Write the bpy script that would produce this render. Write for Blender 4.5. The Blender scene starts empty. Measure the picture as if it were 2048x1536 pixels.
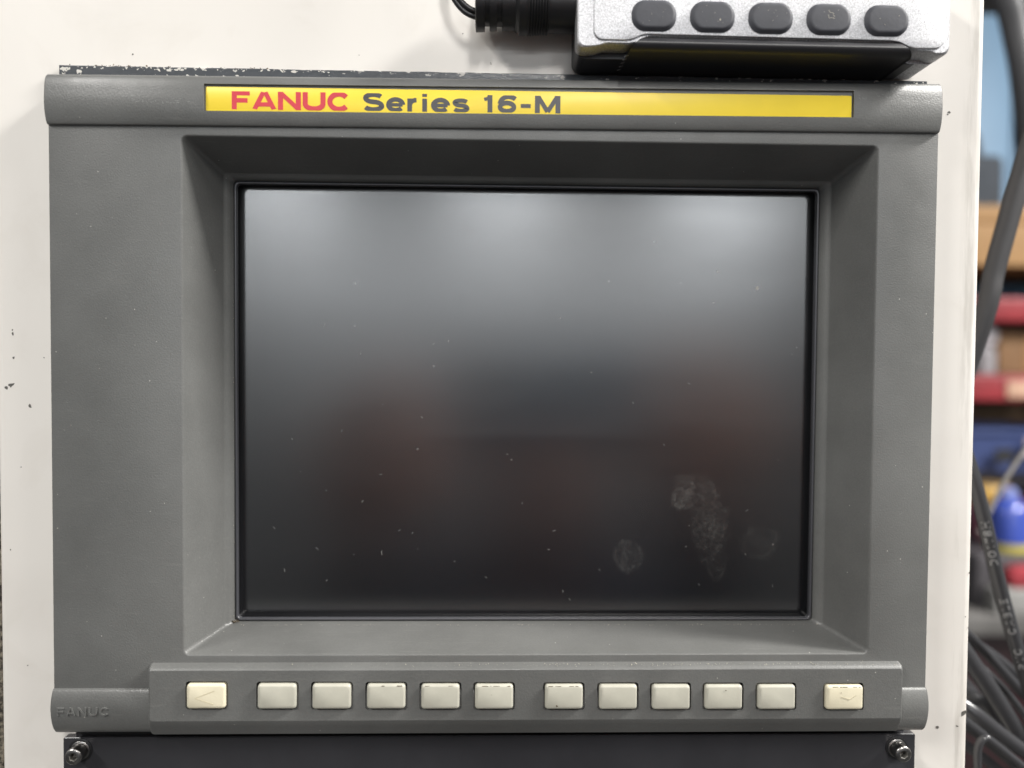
import bpy, bmesh, math, random
from mathutils import Vector, Matrix, noise as mnoise
from math import pi, sin, cos, radians, sqrt
random.seed(7)
S = bpy.context.scene
COL = S.collection
Z0 = 1.64                                   # height of the middle of the screen above the floor (m)

def W(p):                                   # panel millimetres (x right, y down, z away) -> world metres
    return Vector((p[0] / 1000, p[2] / 1000, Z0 - p[1] / 1000))

# ------------------------------------------------------------------ camera
cam = bpy.data.cameras.new('camera')
camo = bpy.data.objects.new('camera', cam)
COL.objects.link(camo)
R = ((0.99965327, -0.00754022, -0.02522859), (0.00680068, 0.99954834, -0.02927224), (0.02543791, 0.02909052, 0.99925305))
def w3(v): return Vector((v[0], v[2], -v[1]))
right, down, fwd = (w3(r) for r in R)
M = Matrix((right, -down, -fwd)).transposed().to_4x4()
M.translation = W((-13.44, -13.02, -261.24))
camo.matrix_world = M
cam.sensor_width = 36
cam.lens = 36 * 1537 / 2048
cam.clip_start = 0.01
cam.clip_end = 60
cam.dof.use_dof = True
cam.dof.focus_distance = 0.268
cam.dof.aperture_fstop = 4.6
S.camera = camo

# ------------------------------------------------------------------ light
world = bpy.data.worlds.new('World')
S.world = world
world.use_nodes = True
nt = world.node_tree
bg = nt.nodes['Background']
bg.inputs[0].default_value = (0.95, 0.98, 1.0, 1)
bg.inputs[1].default_value = 0.18
S.view_settings.view_transform = 'Standard'
S.view_settings.look = 'None'
S.view_settings.exposure = 0
S.view_settings.gamma = 1

def lamp(name, loc, size, watts, col=(1, 0.985, 0.96)):
    l = bpy.data.lights.new(name, 'AREA')
    l.shape = 'RECTANGLE'
    l.size, l.size_y = size
    l.energy = watts
    l.color = col
    o = bpy.data.objects.new(name, l)
    o.location = loc                          # an area lamp shines down its own -Z: straight down from the ceiling
    COL.objects.link(o)
    return o
CEIL = 3.49
LAMPS = [  # x, y, watts, (width, length)   ceiling fixtures of the workshop, in rows
    (2.4, -0.45, 245, (1.0, .3)), (2.2, -1.05, 55, (.3, 1.2)), (-2.1, -1.6, 110, (.3, 1.2)), (0.4, -2.9, 92, (.3, 1.2)),
    (-2.45, -8.6, 172, (.9, 1.3)), (0.12, -8.6, 152, (.9, 1.3)), (2.65, -8.6, 192, (.9, 1.3)),
]
for x in (-5.2, -2.5, 0.12, 2.75, 5.4):
    LAMPS.append((x, -16.0, 285, (2.5, 1.3)))
for x, y, w, sz in LAMPS:
    lamp('ceiling_lamp', (x, y, CEIL), sz, w, (1, 0.975, 0.935) if y > -4 else (.93, .97, 1))

# ------------------------------------------------------------------ mesh helpers
class MB:
    """collects geometry in panel millimetres and links it as one mesh object"""
    def __init__(s): s.v, s.f, s.m = [], [], []
    def add(s, verts, faces, mi=0):
        o = len(s.v); s.v += [tuple(v) for v in verts]
        s.f += [tuple(i + o for i in f) for f in faces]; s.m += [mi] * len(faces)
    def loft(s, rings, closed=True, cap0=False, cap1=False, mi=0):
        n = len(rings[0]); vs = [p for r in rings for p in r]; fs = []
        for k in range(len(rings) - 1):
            for i in range(n if closed else n - 1):
                j = (i + 1) % n
                fs.append((k * n + i, k * n + j, (k + 1) * n + j, (k + 1) * n + i))
        if cap0: fs.append(tuple(range(n))[::-1])
        if cap1: fs.append(tuple(range((len(rings) - 1) * n, len(rings) * n)))
        s.add(vs, fs, mi)
    def box(s, x0, x1, y0, y1, z0, z1, b=0.0, mi=0):
        r = lambda i, z: rrect(x0 + i, x1 - i, y0 + i, y1 - i, max(b, 0.001), z, 3 if b else 1)
        if b: s.loft([r(b, z0), r(b * .3, z0 + b * .3), r(0, z0 + b), r(0, z1 - b), r(b * .3, z1 - b * .3), r(b, z1)], cap0=True, cap1=True, mi=mi)
        else: s.loft([r(0, z0), r(0, z1)], cap0=True, cap1=True, mi=mi)
    def tube(s, pts, r, n=12, caps=True, mi=0):
        P = [Vector(p) for p in pts]; rings = []; up = None
        for i, p in enumerate(P):
            t = (P[min(i + 1, len(P) - 1)] - P[max(i - 1, 0)]).normalized()
            if up is None:
                up = Vector((0, 0, -1)) if abs(t.z) < .9 else Vector((0, 1, 0))
            a = (up - t * up.dot(t)).normalized(); up = a; b = t.cross(a)
            rr = r[i] if isinstance(r, (list, tuple)) else r
            rings.append([p + (a * cos(2 * pi * k / n) + b * sin(2 * pi * k / n)) * rr for k in range(n)])
        s.loft(rings, cap0=caps, cap1=caps, mi=mi)
    def lathe(s, c, axis, prof, n=24, mi=0, cap=True):
        """prof: (distance along axis, radius)"""
        c = Vector(c); t = Vector(axis).normalized()
        a = t.orthogonal().normalized(); b = t.cross(a)
        s.loft([[c + t * h + (a * cos(2 * pi * k / n) + b * sin(2 * pi * k / n)) * max(r, .001) for k in range(n)] for h, r in prof], cap0=cap, cap1=cap, mi=mi)
    def build(s, name, mats, parent=None, angle=35, smooth=True):
        me = bpy.data.meshes.new(name)
        off = parent.matrix_world.translation if parent is not None else Vector((0, 0, 0))
        base = Vector((0, 0, 0))
        vs = [W(v) for v in s.v]
        if parent is None:
            xs = [v.x for v in vs]; ys = [v.y for v in vs]; zs = [v.z for v in vs]
            base = Vector(((min(xs) + max(xs)) / 2, (min(ys) + max(ys)) / 2, min(zs)))
        me.from_pydata([v - off - base for v in vs] if parent is None else [v - ORIG[parent.name] for v in vs], [], s.f)
        mats = mats if isinstance(mats, (list, tuple)) else [mats]
        for m in mats: me.materials.append(m)
        bm = bmesh.new(); bm.from_mesh(me)
        bmesh.ops.recalc_face_normals(bm, faces=bm.faces); bm.to_mesh(me); bm.free()
        if len(mats) > 1:
            for p, mi in zip(me.polygons, s.m): p.material_index = mi
        if smooth:
            me.polygons.foreach_set('use_smooth', [True] * len(me.polygons))
            me.set_sharp_from_angle(angle=radians(angle))
        o = bpy.data.objects.new(name, me); COL.objects.link(o)
        if parent is None:
            o.location = base; ORIG[o.name] = base
        else:
            o.parent = parent; ORIG[o.name] = ORIG[parent.name]
        return o
ORIG = {}                                     # world position of each object's local origin
def tag(o, label=None, cat=None, group=None, kind=None):
    for k, v in (('label', label), ('category', cat), ('group', group), ('kind', kind)):
        if v: o[k] = v
    return o
def thing(name, base, label, cat, group=None):
    o = bpy.data.objects.new(name, None); COL.objects.link(o)
    o.empty_display_size = .02
    o.location = W(base); ORIG[o.name] = W(base)
    return tag(o, label, cat, group)

def rrect(x0, x1, y0, y1, r, z, n=5):
    p = []
    for cx, cy, a in ((x1 - r, y1 - r, 0), (x0 + r, y1 - r, 90), (x0 + r, y0 + r, 180), (x1 - r, y0 + r, 270)):
        for k in range(n + 1 if n > 1 else 1):
            t = radians(a + (90 * k / n if n > 1 else 45))
            rr = r if n > 1 else r
            p.append((cx + rr * cos(t), cy + rr * sin(t), z))
    return p
def oval(cx, cy, w, h, z, n=10, r=None):
    return rrect(cx - w / 2, cx + w / 2, cy - h / 2, cy + h / 2, (min(w, h) / 2 if r is None else r), z, n)
def crom(pts, n=6):
    out = []; P = [Vector(p) for p in pts]
    for i in range(len(P) - 1):
        a, b, c, d = P[max(i - 1, 0)], P[i], P[i + 1], P[min(i + 2, len(P) - 1)]
        for k in range(n):
            t = k / n
            out.append(.5 * ((2 * b) + (c - a) * t + (2 * a - 5 * b + 4 * c - d) * t * t + (3 * b - a - 3 * c + d) * t ** 3))
    out.append(P[-1]); return out

def filled(outer, holes, z):
    """triangles of a flat outline with holes, at depth z (panel mm)"""
    from mathutils.geometry import tessellate_polygon
    rings = [[Vector((p[0], p[1], 0)) for p in r] for r in [outer] + holes]
    return [(p.x, p.y, z) for r in rings for p in r], [tuple(t) for t in tessellate_polygon(rings)]

# ---- lettering: each glyph is a set of strokes; a stroke is (points, width)
def arc(cx, cy, rx, ry, a0, a1, n=14):
    return [(cx + rx * cos(radians(a0 + (a1 - a0) * k / n)), cy + ry * sin(radians(a0 + (a1 - a0) * k / n))) for k in range(n + 1)]
G = {
 'F': (.80, [([(.1, 0), (.1, 1)], 1), ([(.1, .905), (.78, .905)], .95), ([(.1, .5), (.68, .5)], .9)]),
 'A': (1.02, [([(.09, 0), (.47, 1)], 1), ([(.93, 0), (.55, 1)], 1), ([(.25, .29), (.77, .29)], .85)]),
 'N': (.98, [([(.1, 0), (.1, 1)], 1), ([(.88, 0), (.88, 1)], 1), ([(.12, .96), (.86, .04)], 1.05)]),
 'U': (.98, [([(.1, 1), (.1, .38)] + arc(.49, .36, .39, .28, 180, 360)[0:] + [(.88, .38), (.88, 1)], 1)]),
 'C': (.98, [(arc(.5, .5, .40, .42, 38, 322, 26), 1)]),
 'S': (.90, [(arc(.45, .735, .34, .185, 22, 180, 10) + arc(.45, .735, .34, .22, 195, 262, 6) + arc(.45, .275, .36, .235, 82, -10, 8) + arc(.45, .28, .36, .20, -20, -160, 12), 1)]),
 'e': (.80, [([(.1, .365), (.70, .365)], .75), (arc(.40, .365, .31, .30, 0, 322, 24), .95)]),
 'r': (.52, [([(.1, 0), (.1, .73)], 1), (arc(.40, .40, .28, .245, 175, 92, 8), .95)]),
 'i': (.30, [([(.12, 0), (.12, .73)], 1), ([(.12, .83), (.12, 1)], 1)]),
 's': (.76, [(arc(.37, .53, .27, .125, 20, 180, 8) + arc(.37, .53, .27, .15, 195, 262, 5) + arc(.37, .215, .28, .165, 82, -10, 7) + arc(.37, .215, .28, .14, -20, -160, 9), .85)]),
 '1': (.52, [([(.32, 0), (.32, 1)], 1), ([(.06, .74), (.22, .80), (.32, .97)], .7)]),
 '6': (.84, [(arc(.42, .32, .31, .24, 0, 360, 24), .95), (arc(.50, .50, .39, .42, 180, 42, 14), .95)]),
 '-': (.56, [([(.06, .40), (.50, .40)], .8)]),
 'M': (1.12, [([(.1, 0), (.1, 1)], 1), ([(1.02, 0), (1.02, 1)], 1), ([(.14, .95), (.56, .08)], .9), ([(.98, .95), (.56, .08)], .9)]),
 'P': (.8, [([(.1, 0), (.1, 1)], 1), ([(.1, .92), (.45, .92)] + arc(.45, .68, .25, .24, 90, -90, 8) + [(.1, .44)], 1)]),
 'V': (.9, [([(.08, 1), (.45, .04)], 1), ([(.82, 1), (.45, .04)], 1)]),
 'B': (.85, [([(.1, 0), (.1, 1)], 1), ([(.1, .92), (.42, .92)] + arc(.42, .72, .22, .20, 90, -90, 8) + [(.1, .52)], 1), ([(.42, .52)] + arc(.42, .30, .28, .22, 90, -90, 8) + [(.1, .08)], 1)]),
 'L': (.75, [([(.1, 0), (.1, 1)], 1), ([(.1, .08), (.7, .08)], 1)]),
 'E': (.8, [([(.1, 0), (.1, 1)], 1), ([(.1, .92), (.72, .92)], 1), ([(.1, .5), (.66, .5)], 1), ([(.1, .08), (.72, .08)], 1)]),
 'D': (.9, [([(.1, 0), (.1, 1)], 1), ([(.1, .92), (.4, .92)] + arc(.4, .5, .38, .42, 90, -90, 10) + [(.1, .08)], 1)]),
 'O': (.95, [(arc(.47, .5, .38, .42, 0, 360, 20), 1)]),
 '7': (.75, [([(.04, .92), (.68, .92), (.28, 0)], 1)]),
 '8': (.84, [(arc(.42, .73, .26, .20, 0, 360, 16), 1), (arc(.42, .27, .30, .21, 0, 360, 16), 1)]),
 'H': (.95, [([(.1, 0), (.1, 1)], 1), ([(.85, 0), (.85, 1)], 1), ([(.1, .5), (.85, .5)], 1)]),
 ' ': (.46, []),
}
def ribbon(pts, w):
    P = [Vector(p) for p in pts]; L, Rr = [], []
    closed = (P[0] - P[-1]).length < 1e-6
    n = len(P)
    for i, p in enumerate(P):
        a = P[i] - P[i - 1] if i > 0 else (P[0] - P[-2] if closed else P[1] - P[0])
        b = P[i + 1] - P[i] if i < n - 1 else (P[1] - P[0] if closed else P[-1] - P[-2])
        a.normalize(); b.normalize()
        na, nb = Vector((-a.y, a.x)), Vector((-b.y, b.x))
        m = (na + nb).normalized(); k = 1 / max(m.dot(na), .5)
        L.append(p + m * w / 2 * k); Rr.append(p - m * w / 2 * k)
    return L, Rr
def text(mb, s, width, weight, mapf, height, gap=.09):
    """lay out s so that it fills `width` (cap height 1 -> height); mapf(u, v, lift) gives the panel point"""
    tot = sum(G[c][0] for c in s) + gap * (len(s) - 1); k = width / tot; x = 0; lay = 0
    for c in s:
        adv, strokes = G[c]
        for pts, wf in strokes:
            sx = lambda q: ((x + q[0]) * k, q[1] * height)
            L, Rr = ribbon([sx(q) for q in pts], weight * wf)
            cl = lambda q: (q[0], min(max(q[1], 0), height))
            L = [cl(q) for q in L]; Rr = [cl(q) for q in Rr]
            lay += 1; n = len(L); vs = []
            for q in L + Rr: vs.append(mapf(q[0], q[1], 1, lay))
            for q in L + Rr: vs.append(mapf(q[0], q[1], 0, lay))
            fs = []
            for i in range(n - 1):
                fs += [(i, i + 1, n + i + 1, n + i), (2 * n + i, 2 * n + i + 1, i + 1, i), (n + i, n + i + 1, 3 * n + i + 1, 3 * n + i)]
            fs += [(0, n, 3 * n, 2 * n), (n - 1, 2 * n - 1, 4 * n - 1, 3 * n - 1)]
            mb.add(vs, fs)
        x += adv + gap

# ------------------------------------------------------------------ materials
class N:
    def __init__(s, name):
        s.m = bpy.data.materials.new(name); s.m.use_nodes = True; s.t = s.m.node_tree
        s.b = s.t.nodes['Principled BSDF']
        g = s.t.nodes.new('ShaderNodeNewGeometry'); s.pos = g.outputs['Position']; s.nrm = g.outputs['Normal']
    def set(s, **k):
        for n, v in k.items():
            i = s.b.inputs[n.replace('_', ' ')]
            if hasattr(v, 'is_linked') or hasattr(v, 'links'): s.t.links.new(v, i)
            else: i.default_value = (*v, 1) if isinstance(v, tuple) and len(v) == 3 else v
        return s
    def link(s, a, b): s.t.links.new(a, b)
    def mapping(s, scale, rot=(0, 0, 0), loc=(0, 0, 0)):
        m = s.t.nodes.new('ShaderNodeMapping'); m.inputs['Scale'].default_value = scale
        m.inputs['Rotation'].default_value = rot; m.inputs['Location'].default_value = loc
        s.link(s.pos, m.inputs[0]); return m.outputs[0]
    def noise(s, scale, detail=4, rough=.55, vec=None, dist=0):
        n = s.t.nodes.new('ShaderNodeTexNoise'); n.inputs['Scale'].default_value = scale
        n.inputs['Detail'].default_value = detail; n.inputs['Roughness'].default_value = rough
        n.inputs['Distortion'].default_value = dist
        s.link(vec or s.pos, n.inputs['Vector']); return n.outputs['Fac']
    def voro(s, scale, vec=None, out='Distance', rand=1.0):
        n = s.t.nodes.new('ShaderNodeTexVoronoi'); n.inputs['Scale'].default_value = scale
        n.inputs['Randomness'].default_value = rand
        s.link(vec or s.pos, n.inputs['Vector']); return n.outputs[out]
    def ramp(s, fac, stops):
        r = s.t.nodes.new('ShaderNodeMapRange'); (a, x), (b, y) = stops
        r.inputs['From Min'].default_value = a; r.inputs['From Max'].default_value = b
        r.inputs['To Min'].default_value = x; r.inputs['To Max'].default_value = y
        s.link(fac, r.inputs['Value']); return r.outputs[0]
    def math(s, op, a, b=None):
        m = s.t.nodes.new('ShaderNodeMath'); m.operation = op
        for i, v in enumerate((a, b)):
            if v is None: continue
            if isinstance(v, (int, float)): m.inputs[i].default_value = v
            else: s.link(v, m.inputs[i])
        return m.outputs[0]
    def mix(s, fac, a, b):
        m = s.t.nodes.new('ShaderNodeMix'); m.data_type = 'RGBA'
        for i, v in ((0, fac), (6, a), (7, b)):
            if isinstance(v, (int, float)): m.inputs[i].default_value = v
            elif isinstance(v, tuple): m.inputs[i].default_value = (*v, 1)
            else: s.link(v, m.inputs[i])
        return m.outputs[2]
    def bump(s, h, strength, dist):
        b = s.t.nodes.new('ShaderNodeBump'); b.inputs['Strength'].default_value = strength
        b.inputs['Distance'].default_value = dist
        s.link(h, b.inputs['Height']); s.link(b.outputs[0], s.b.inputs['Normal']); return s
    def sep(s, v):
        x = s.t.nodes.new('ShaderNodeSeparateXYZ'); s.link(v, x.inputs[0]); return x.outputs
    def blob(s, x, y, rx, ry, wob=.0, scale=150):
        """soft elliptic mask round a panel point (world x/z)"""
        X, _, Zw = s.sep(s.pos)
        dx = s.math('DIVIDE', s.math('SUBTRACT', X, x / 1000), rx / 1000)
        dz = s.math('DIVIDE', s.math('SUBTRACT', Zw, Z0 - y / 1000), ry / 1000)
        d = s.math('SQRT', s.math('ADD', s.math('MULTIPLY', dx, dx), s.math('MULTIPLY', dz, dz)))
        if wob: d = s.math('ADD', d, s.math('MULTIPLY', s.math('SUBTRACT', s.noise(scale, 4), .5), wob))
        return d

def plastic(name, col, rough=.45, specks=True, grain=.28, var=.15, spec=.5):
    n = N(name)
    big = n.ramp(n.noise(22, 4), ((.3, 1 - var), (.7, 1 + var)))
    fine = n.ramp(n.noise(1500, 2), ((.25, .93), (.75, 1.07)))
    k = n.math('MULTIPLY', big, fine)
    c = n.t.nodes.new('ShaderNodeVectorMath'); c.operation = 'SCALE'
    c.inputs[0].default_value = col; n.link(k, c.inputs['Scale'])
    colr = c.outputs[0]
    if specks:
        d = n.voro(420); rnd = n.sep(n.voro(420, out='Color'))[0]
        dot = n.math('MULTIPLY', n.math('LESS_THAN', d, .085), n.math('GREATER_THAN', rnd, .93))
        # faint wiping streaks in the dust, running down to the right
        st = n.noise(1, 3, .6, n.mapping((90, 900, 900), (0, radians(28), 0)))
        film = n.math('MULTIPLY', n.ramp(st, ((.60, 0), (.80, .16))), n.ramp(n.noise(14, 3), ((.4, .2), (.7, 1))))
        colr = n.mix(film, colr, (.42, .41, .38))
        colr = n.mix(n.math('MULTIPLY', dot, .55), colr, (.6, .58, .53))
    n.set(Base_Color=colr, Roughness=n.ramp(n.noise(60, 3), ((.3, rough - .08), (.7, rough + .08))))
    n.b.inputs['Specular IOR Level'].default_value = spec
    n.bump(n.noise(1900, 2, .5), grain, .00025)
    return n.m
M_grey = plastic('grey_moulded_plastic', (.121, .1225, .1185), .42)
M_white = N('cream_enamel_paint')
_w = M_white
_st = _w.ramp(_w.noise(1, 5, .6, _w.mapping((26, 26, 7))), ((.52, 0), (.78, .22)))
_c = _w.mix(_st, (.70, .670, .628), (.575, .55, .51))
_edge = _w.math('MULTIPLY', _w.ramp(_w.sep(_w.pos)[0], ((.1525, 0), (.1555, 1))), _w.ramp(_w.noise(1, 5, .65, _w.mapping((300, 60, 26))), ((.46, 0), (.66, .5))))
_c = _w.mix(_edge, _c, (.40, .375, .335))
_blot = _w.ramp(_w.noise(34, 6, .6, dist=1.0), ((.55, 0), (.75, .16)))
_c = _w.mix(_blot, _c, (.50, .46, .40))
_rnd = _w.sep(_w.voro(70, out='Color'))[0]
_dot = _w.math('MULTIPLY', _w.math('LESS_THAN', _w.math('ADD', _w.voro(70), _w.math('MULTIPLY', _w.noise(900, 2), .05)), .075), _w.math('GREATER_THAN', _rnd, .93))
_c = _w.mix(_w.math('MULTIPLY', _dot, .6), _c, (.22, .20, .17))
_w.set(Base_Color=_c, Roughness=.33)
_w.bump(_w.noise(160, 3), .05, .0006)
M_white = _w.m
def simple(name, col, rough=.5, metal=0.0, bscale=0, bstr=.2, bdist=.0003, var=.0, vscale=30, spec=.5):
    n = N(name)
    if var:
        k = n.ramp(n.noise(vscale, 5), ((.3, 1 - var), (.7, 1 + var)))
        c = n.t.nodes.new('ShaderNodeVectorMath'); c.operation = 'SCALE'; c.inputs[0].default_value = col
        n.link(k, c.inputs['Scale']); n.set(Base_Color=c.outputs[0])
    else: n.set(Base_Color=col)
    n.set(Roughness=rough, Metallic=metal)
    n.b.inputs['Specular IOR Level'].default_value = spec
    if bscale: n.bump(n.noise(bscale, 3), bstr, bdist)
    return n.m
M_yellow = simple('yellow_label_stock', (.93, .70, .048), .38, var=.04, vscale=60, bscale=600, bstr=.05)
M_red = simple('red_print', (.55, .032, .05), .4)
M_ink = simple('dark_grey_print', (.05, .05, .055), .4)
M_key = simple('grey_key_plastic', (.435, .425, .36), .42, var=.10, vscale=90, bscale=1500, bstr=.08)
M_keyy = simple('yellowed_key_plastic', (.66, .61, .46), .42, var=.10, vscale=90, bscale=1500, bstr=.08)
M_keymark = simple('worn_arrow_print', (.58, .525, .375), .5)
M_black = simple('black_moulded_plastic', (.012, .012, .013), .38, bscale=1200, bstr=.1)
M_mattblack = simple('matt_black_plastic', (.026, .026, .029), .40, bscale=900, bstr=.12, spec=.5)
M_frame = simple('black_screen_surround', (.052, .053, .060), .36, bscale=2500, bstr=.06, bdist=.0001, spec=.6)
M_hole = simple('dark_recess', (.006, .006, .006), .7)
M_lower = simple('black_painted_steel', (.034, .034, .038), .27, var=.12, vscale=40, bscale=500, bstr=.06)
M_steel = simple('dulled_steel', (.30, .29, .28), .32, 1.0, var=.3, vscale=700)
M_chrome = simple('bright_steel', (.72, .71, .69), .18, 1.0)
M_dirt = simple('dried_grime', (.10, .075, .045), .9, var=.5, vscale=900)
M_dust = simple('pale_dust', (.46, .43, .36), .9, var=.3, vscale=900)
M_lint = simple('grey_lint', (.36, .35, .33), .9)
M_chip = simple('bare_metal_chip', (.10, .095, .085), .6, var=.4, vscale=900)
M_flakew = simple('white_paint_flake', (.56, .54, .50), .5)

def aluminium():
    n = N('bead_blasted_aluminium')
    g = n.ramp(n.noise(2600, 2, .6), ((.3, .45), (.7, 1.1)))
    c = n.t.nodes.new('ShaderNodeVectorMath'); c.operation = 'SCALE'; c.inputs[0].default_value = (.62, .62, .64)
    n.link(g, c.inputs['Scale'])
    n.set(Base_Color=c.outputs[0], Metallic=.8, Roughness=.5)
    n.bump(n.noise(2600, 2, .6), .5, .0002)
    return n.m
M_alu = aluminium()
def worn_black():
    n = N('worn_black_paint_on_flange')
    f = n.noise(1, 6, .65, n.mapping((260, 260, 420)))
    edge = n.ramp(n.sep(n.pos)[2], ((Z0 + .1095, -.10), (Z0 + .1135, .10)))
    k = n.ramp(n.math('ADD', f, edge), ((.62, 0), (.66, 1)))
    c = n.mix(k, (.050, .055, .062), (.50, .48, .45))
    n.set(Base_Color=c, Roughness=n.ramp(k, ((0, .22), (1, .6))))
    n.bump(f, .4, .0006)
    return n.m
M_flange = worn_black()
def screen_glass():
    n = N('smudged_screen_glass')
    base = (.0014, .0017, .0026)
    # two finger smudges with brighter rims, lower right
    tot = None
    for x, y, rx, ry, a in ((62, 39, 5.5, 6.0, 1.0), (66, 38, 9, 7.5, .5), (72, 52, 7.5, 12, .6), (74.5, 64, 4, 8, .3), (39.5, 62.8, 6.4, 6.6, .9), (91, 57, 7.5, 7, .35)):
        x, y = (x + 13.44) * .9755 - 13.44, (y + 13.02) * .9755 - 13.02
        d = n.blob(x, y, rx, ry, 1.1, 130)
        rim = n.ramp(n.math('ABSOLUTE', n.math('SUBTRACT', d, .80)), ((0, .55), (.30, 0)))
        inn = n.ramp(d, ((.25, .62), (1.1, 0)))
        m = n.math('MULTIPLY', n.math('MAXIMUM', rim, inn), a)
        tot = m if tot is None else n.math('MAXIMUM', tot, m)
    wisp = n.ramp(n.noise(330, 7, .75, dist=1.6), ((.38, .05), (.70, 1)))
    sm = n.math('MULTIPLY', tot, wisp)
    # tiny lint specks and short scratches
    d = n.voro(170); rnd = n.sep(n.voro(170, out='Color'))[0]
    dot = n.math('MULTIPLY', n.math('LESS_THAN', d, .07), n.math('GREATER_THAN', rnd, .95))
    lint = dot
    c = n.mix(n.math('MULTIPLY', n.math('MULTIPLY', sm, n.ramp(n.noise(75, 3), ((.40, .45), (.60, 1)))), .6), base, (.30, .29, .27))
    c = n.mix(n.math('MULTIPLY', lint, .30), c, (.45, .44, .42))
    # dried-on film, wiped sideways
    film = n.ramp(n.noise(1, 4, .6, n.mapping((14, 14, 40), (0, radians(-6), 0))), ((.45, 0), (.75, .0022)))
    c = n.mix(film, c, (.5, .5, .5))
    n.set(Base_Color=c, Roughness=n.ramp(n.noise(1, 3, .5, n.mapping((12, 12, 50))), ((.3, .225), (.7, .25))))
    n.b.inputs['IOR'].default_value = 2.1
    n.bump(n.noise(3200, 2), .05, .00008)
    return n.m
M_glass = screen_glass()

# ------------------------------------------------------------------ machine cabinet (cream sheet steel round the screen unit)
cab = thing('machine_cabinet', (-12, 1290, 70), 'cream painted steel cabinet with chipped edges around the grey screen unit', 'machine cabinet')
mb = MB()
ZW = 10.0
def cabring(i, z): return [(x - .18 + (min(y, 400) - 46) * .0055 if x < 0 else x, y, z) for x, y, z in rrect(-184.0 + i, 160.4 - i, -560 + i, 1280 - i, 2.2, z, 4)]
hole = lambda z: rrect(-159.5, 135.5, -110.0, 262, 1.0, z, 4)
rr = [cabring(0, 150), cabring(0, ZW + 2.4), cabring(.25, ZW + 1.3), cabring(.8, ZW + .5), cabring(1.6, ZW + .1), cabring(2.6, ZW)]
mb.loft(rr, cap0=True)
v, f = filled(cabring(2.6, ZW), [hole(ZW)], ZW)
mb.add(v, f); mb.loft([hole(ZW), hole(60)])
mb.build('cabinet_shell', M_white, cab)
def chip(mb, x, y, r, z, sx=1, rot=0):
    n = random.randint(7, 10); pts = []
    for k in range(n):
        a = 2 * pi * k / n; q = r * random.uniform(.55, 1.25)
        X, Y = q * cos(a) * sx, q * sin(a)
        pts.append((x + X * cos(rot) - Y * sin(rot), y + X * sin(rot) + Y * cos(rot), z))
    pts2 = [(p[0], p[1], z + .06) for p in pts]
    mb.loft([pts2, pts], cap1=True)
mb = MB()
for x, y, r, sx, ro in ((-180.6, -3.6, .75, 1.5, -.5), (-182.2, -2.6, .6, 1.3, -.6), (-174.3, 3.7, .75, 1, 0), (-180.0, -22.7, .38, .8, 1.2), (-179.9, -21.4, .36, 2.2, 1.5), (-179.7, -13.1, .5, 1, 0),
                      (-138.1, -117.9, .33, 1.3, .3), (-169.3, -13.2, .25, 1, 0), (158.6, 113.3, .8, 2.0, -.7), (148.9, 118.4, .55, 1.2, .2), (156.1, 118.1, .38, 1.4, .3),
                      (147.8, -102.5, .5, 1, .7), (147.3, -101.8, .35, 1, .2), (-151.8, -44, .18, 1, 0), (159.2, 62, .4, .6, 0), (159.3, 82, .35, .6, 0), (-164.6, -33, .2, 1, 0), (-181.5, 54, .25, 1, 0), (-176.0, 95, .22, 1, 0),
                      (158.2, 78, .25, .7, 0), (-177.5, 25, .2, 1, 0), (-60.5, -119, .18, 1, 0), (-24.6, -127, .22, 1, 0)):
    chip(mb, x, y, r, ZW - .06, sx, ro)
tag(mb.build('paint_chips', M_chip, cab, smooth=False), kind='stuff')

# ------------------------------------------------------------------ grey screen unit
unit = thing('display_unit', (-11.5, 115, 5), 'grey plastic machine control display with dark screen, yellow name strip and row of keys', 'control display')
mb = MB()
o = lambda i, z: rrect(-161.5 + i, 138.5 - i, -100 + i, 108 - i, 1.6, z, 6)
X0, X1, Y0, Y1 = -117.75, 117.8, -87.6, 87.6
op = lambda i, r, z: rrect(X0 + i, X1 - i, Y0 + i, Y1 - i, r, z, 6)
cr = lambda r, z, e=0: rrect(-110.3 + e, 110.0 - e, -79.7 + e, 84.3 - e, r, z, 6)
mb.loft([o(0, 60), o(0, 9.8), o(0, .6), o(.12, .22), o(.5, 0), op(-.45, 2.4, 0), op(-.12, 2.2, .06), op(.12, 2.0, .3), op(.35, 1.9, .8),
         cr(1.5, 18.6, -.25), cr(1.5, 19.2, -.05), rrect(-109.6, 109.3, -79.1, 84.3, 1.4, 19.7, 6), rrect(-107.9, 107.3, -77.9, 83.5, 1.4, 21.9, 6), rrect(-107.9, 107.3, -77.9, 83.5, 1.4, 24, 6)])
mb.build('bezel', M_grey, unit, angle=50)

# bar profiles: (y, z) from the lower edge to the upper edge
def prof(pts, n=5): return [(p.x, p.y) for p in crom([Vector((a, b)) for a, b in pts], n)]
PT = prof([(-90.3, .3), (-90.35, -.7), (-90.9, -1.25), (-92.6, -1.85), (-95.2, -2.35), (-98.2, -2.5), (-101, -2.35), (-103.8, -2.05), (-105.9, -1.45), (-106.85, -.5), (-107.15, 1.2)]) + [(-107.2, 3.6), (-107.2, 9.7)]
def yshift(q, x): return q[0] - .0055 * (x + 161)      # the bar is a hair out of square, as in the moulding
def bar(mb, P, xs):
    """xs: list of (x, profile, inset)"""
    rings = []
    for x, Q, ins in xs:
        ym = sum(q[0] for q in Q) / len(Q)
        rings.append([(x, yshift((y + (ym - y) * ins * .05, z), x) , z + ins * .55) for y, z in Q])
    n = len(P)
    rings = [r + [(r[0][0], r[-1][1], 9.7), (r[0][0], r[0][1], 9.7)] for r in rings]
    mb.loft(rings, cap0=True, cap1=True)
PY0, PY1, PZ = -103.75, -94.85, -1.25
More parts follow.
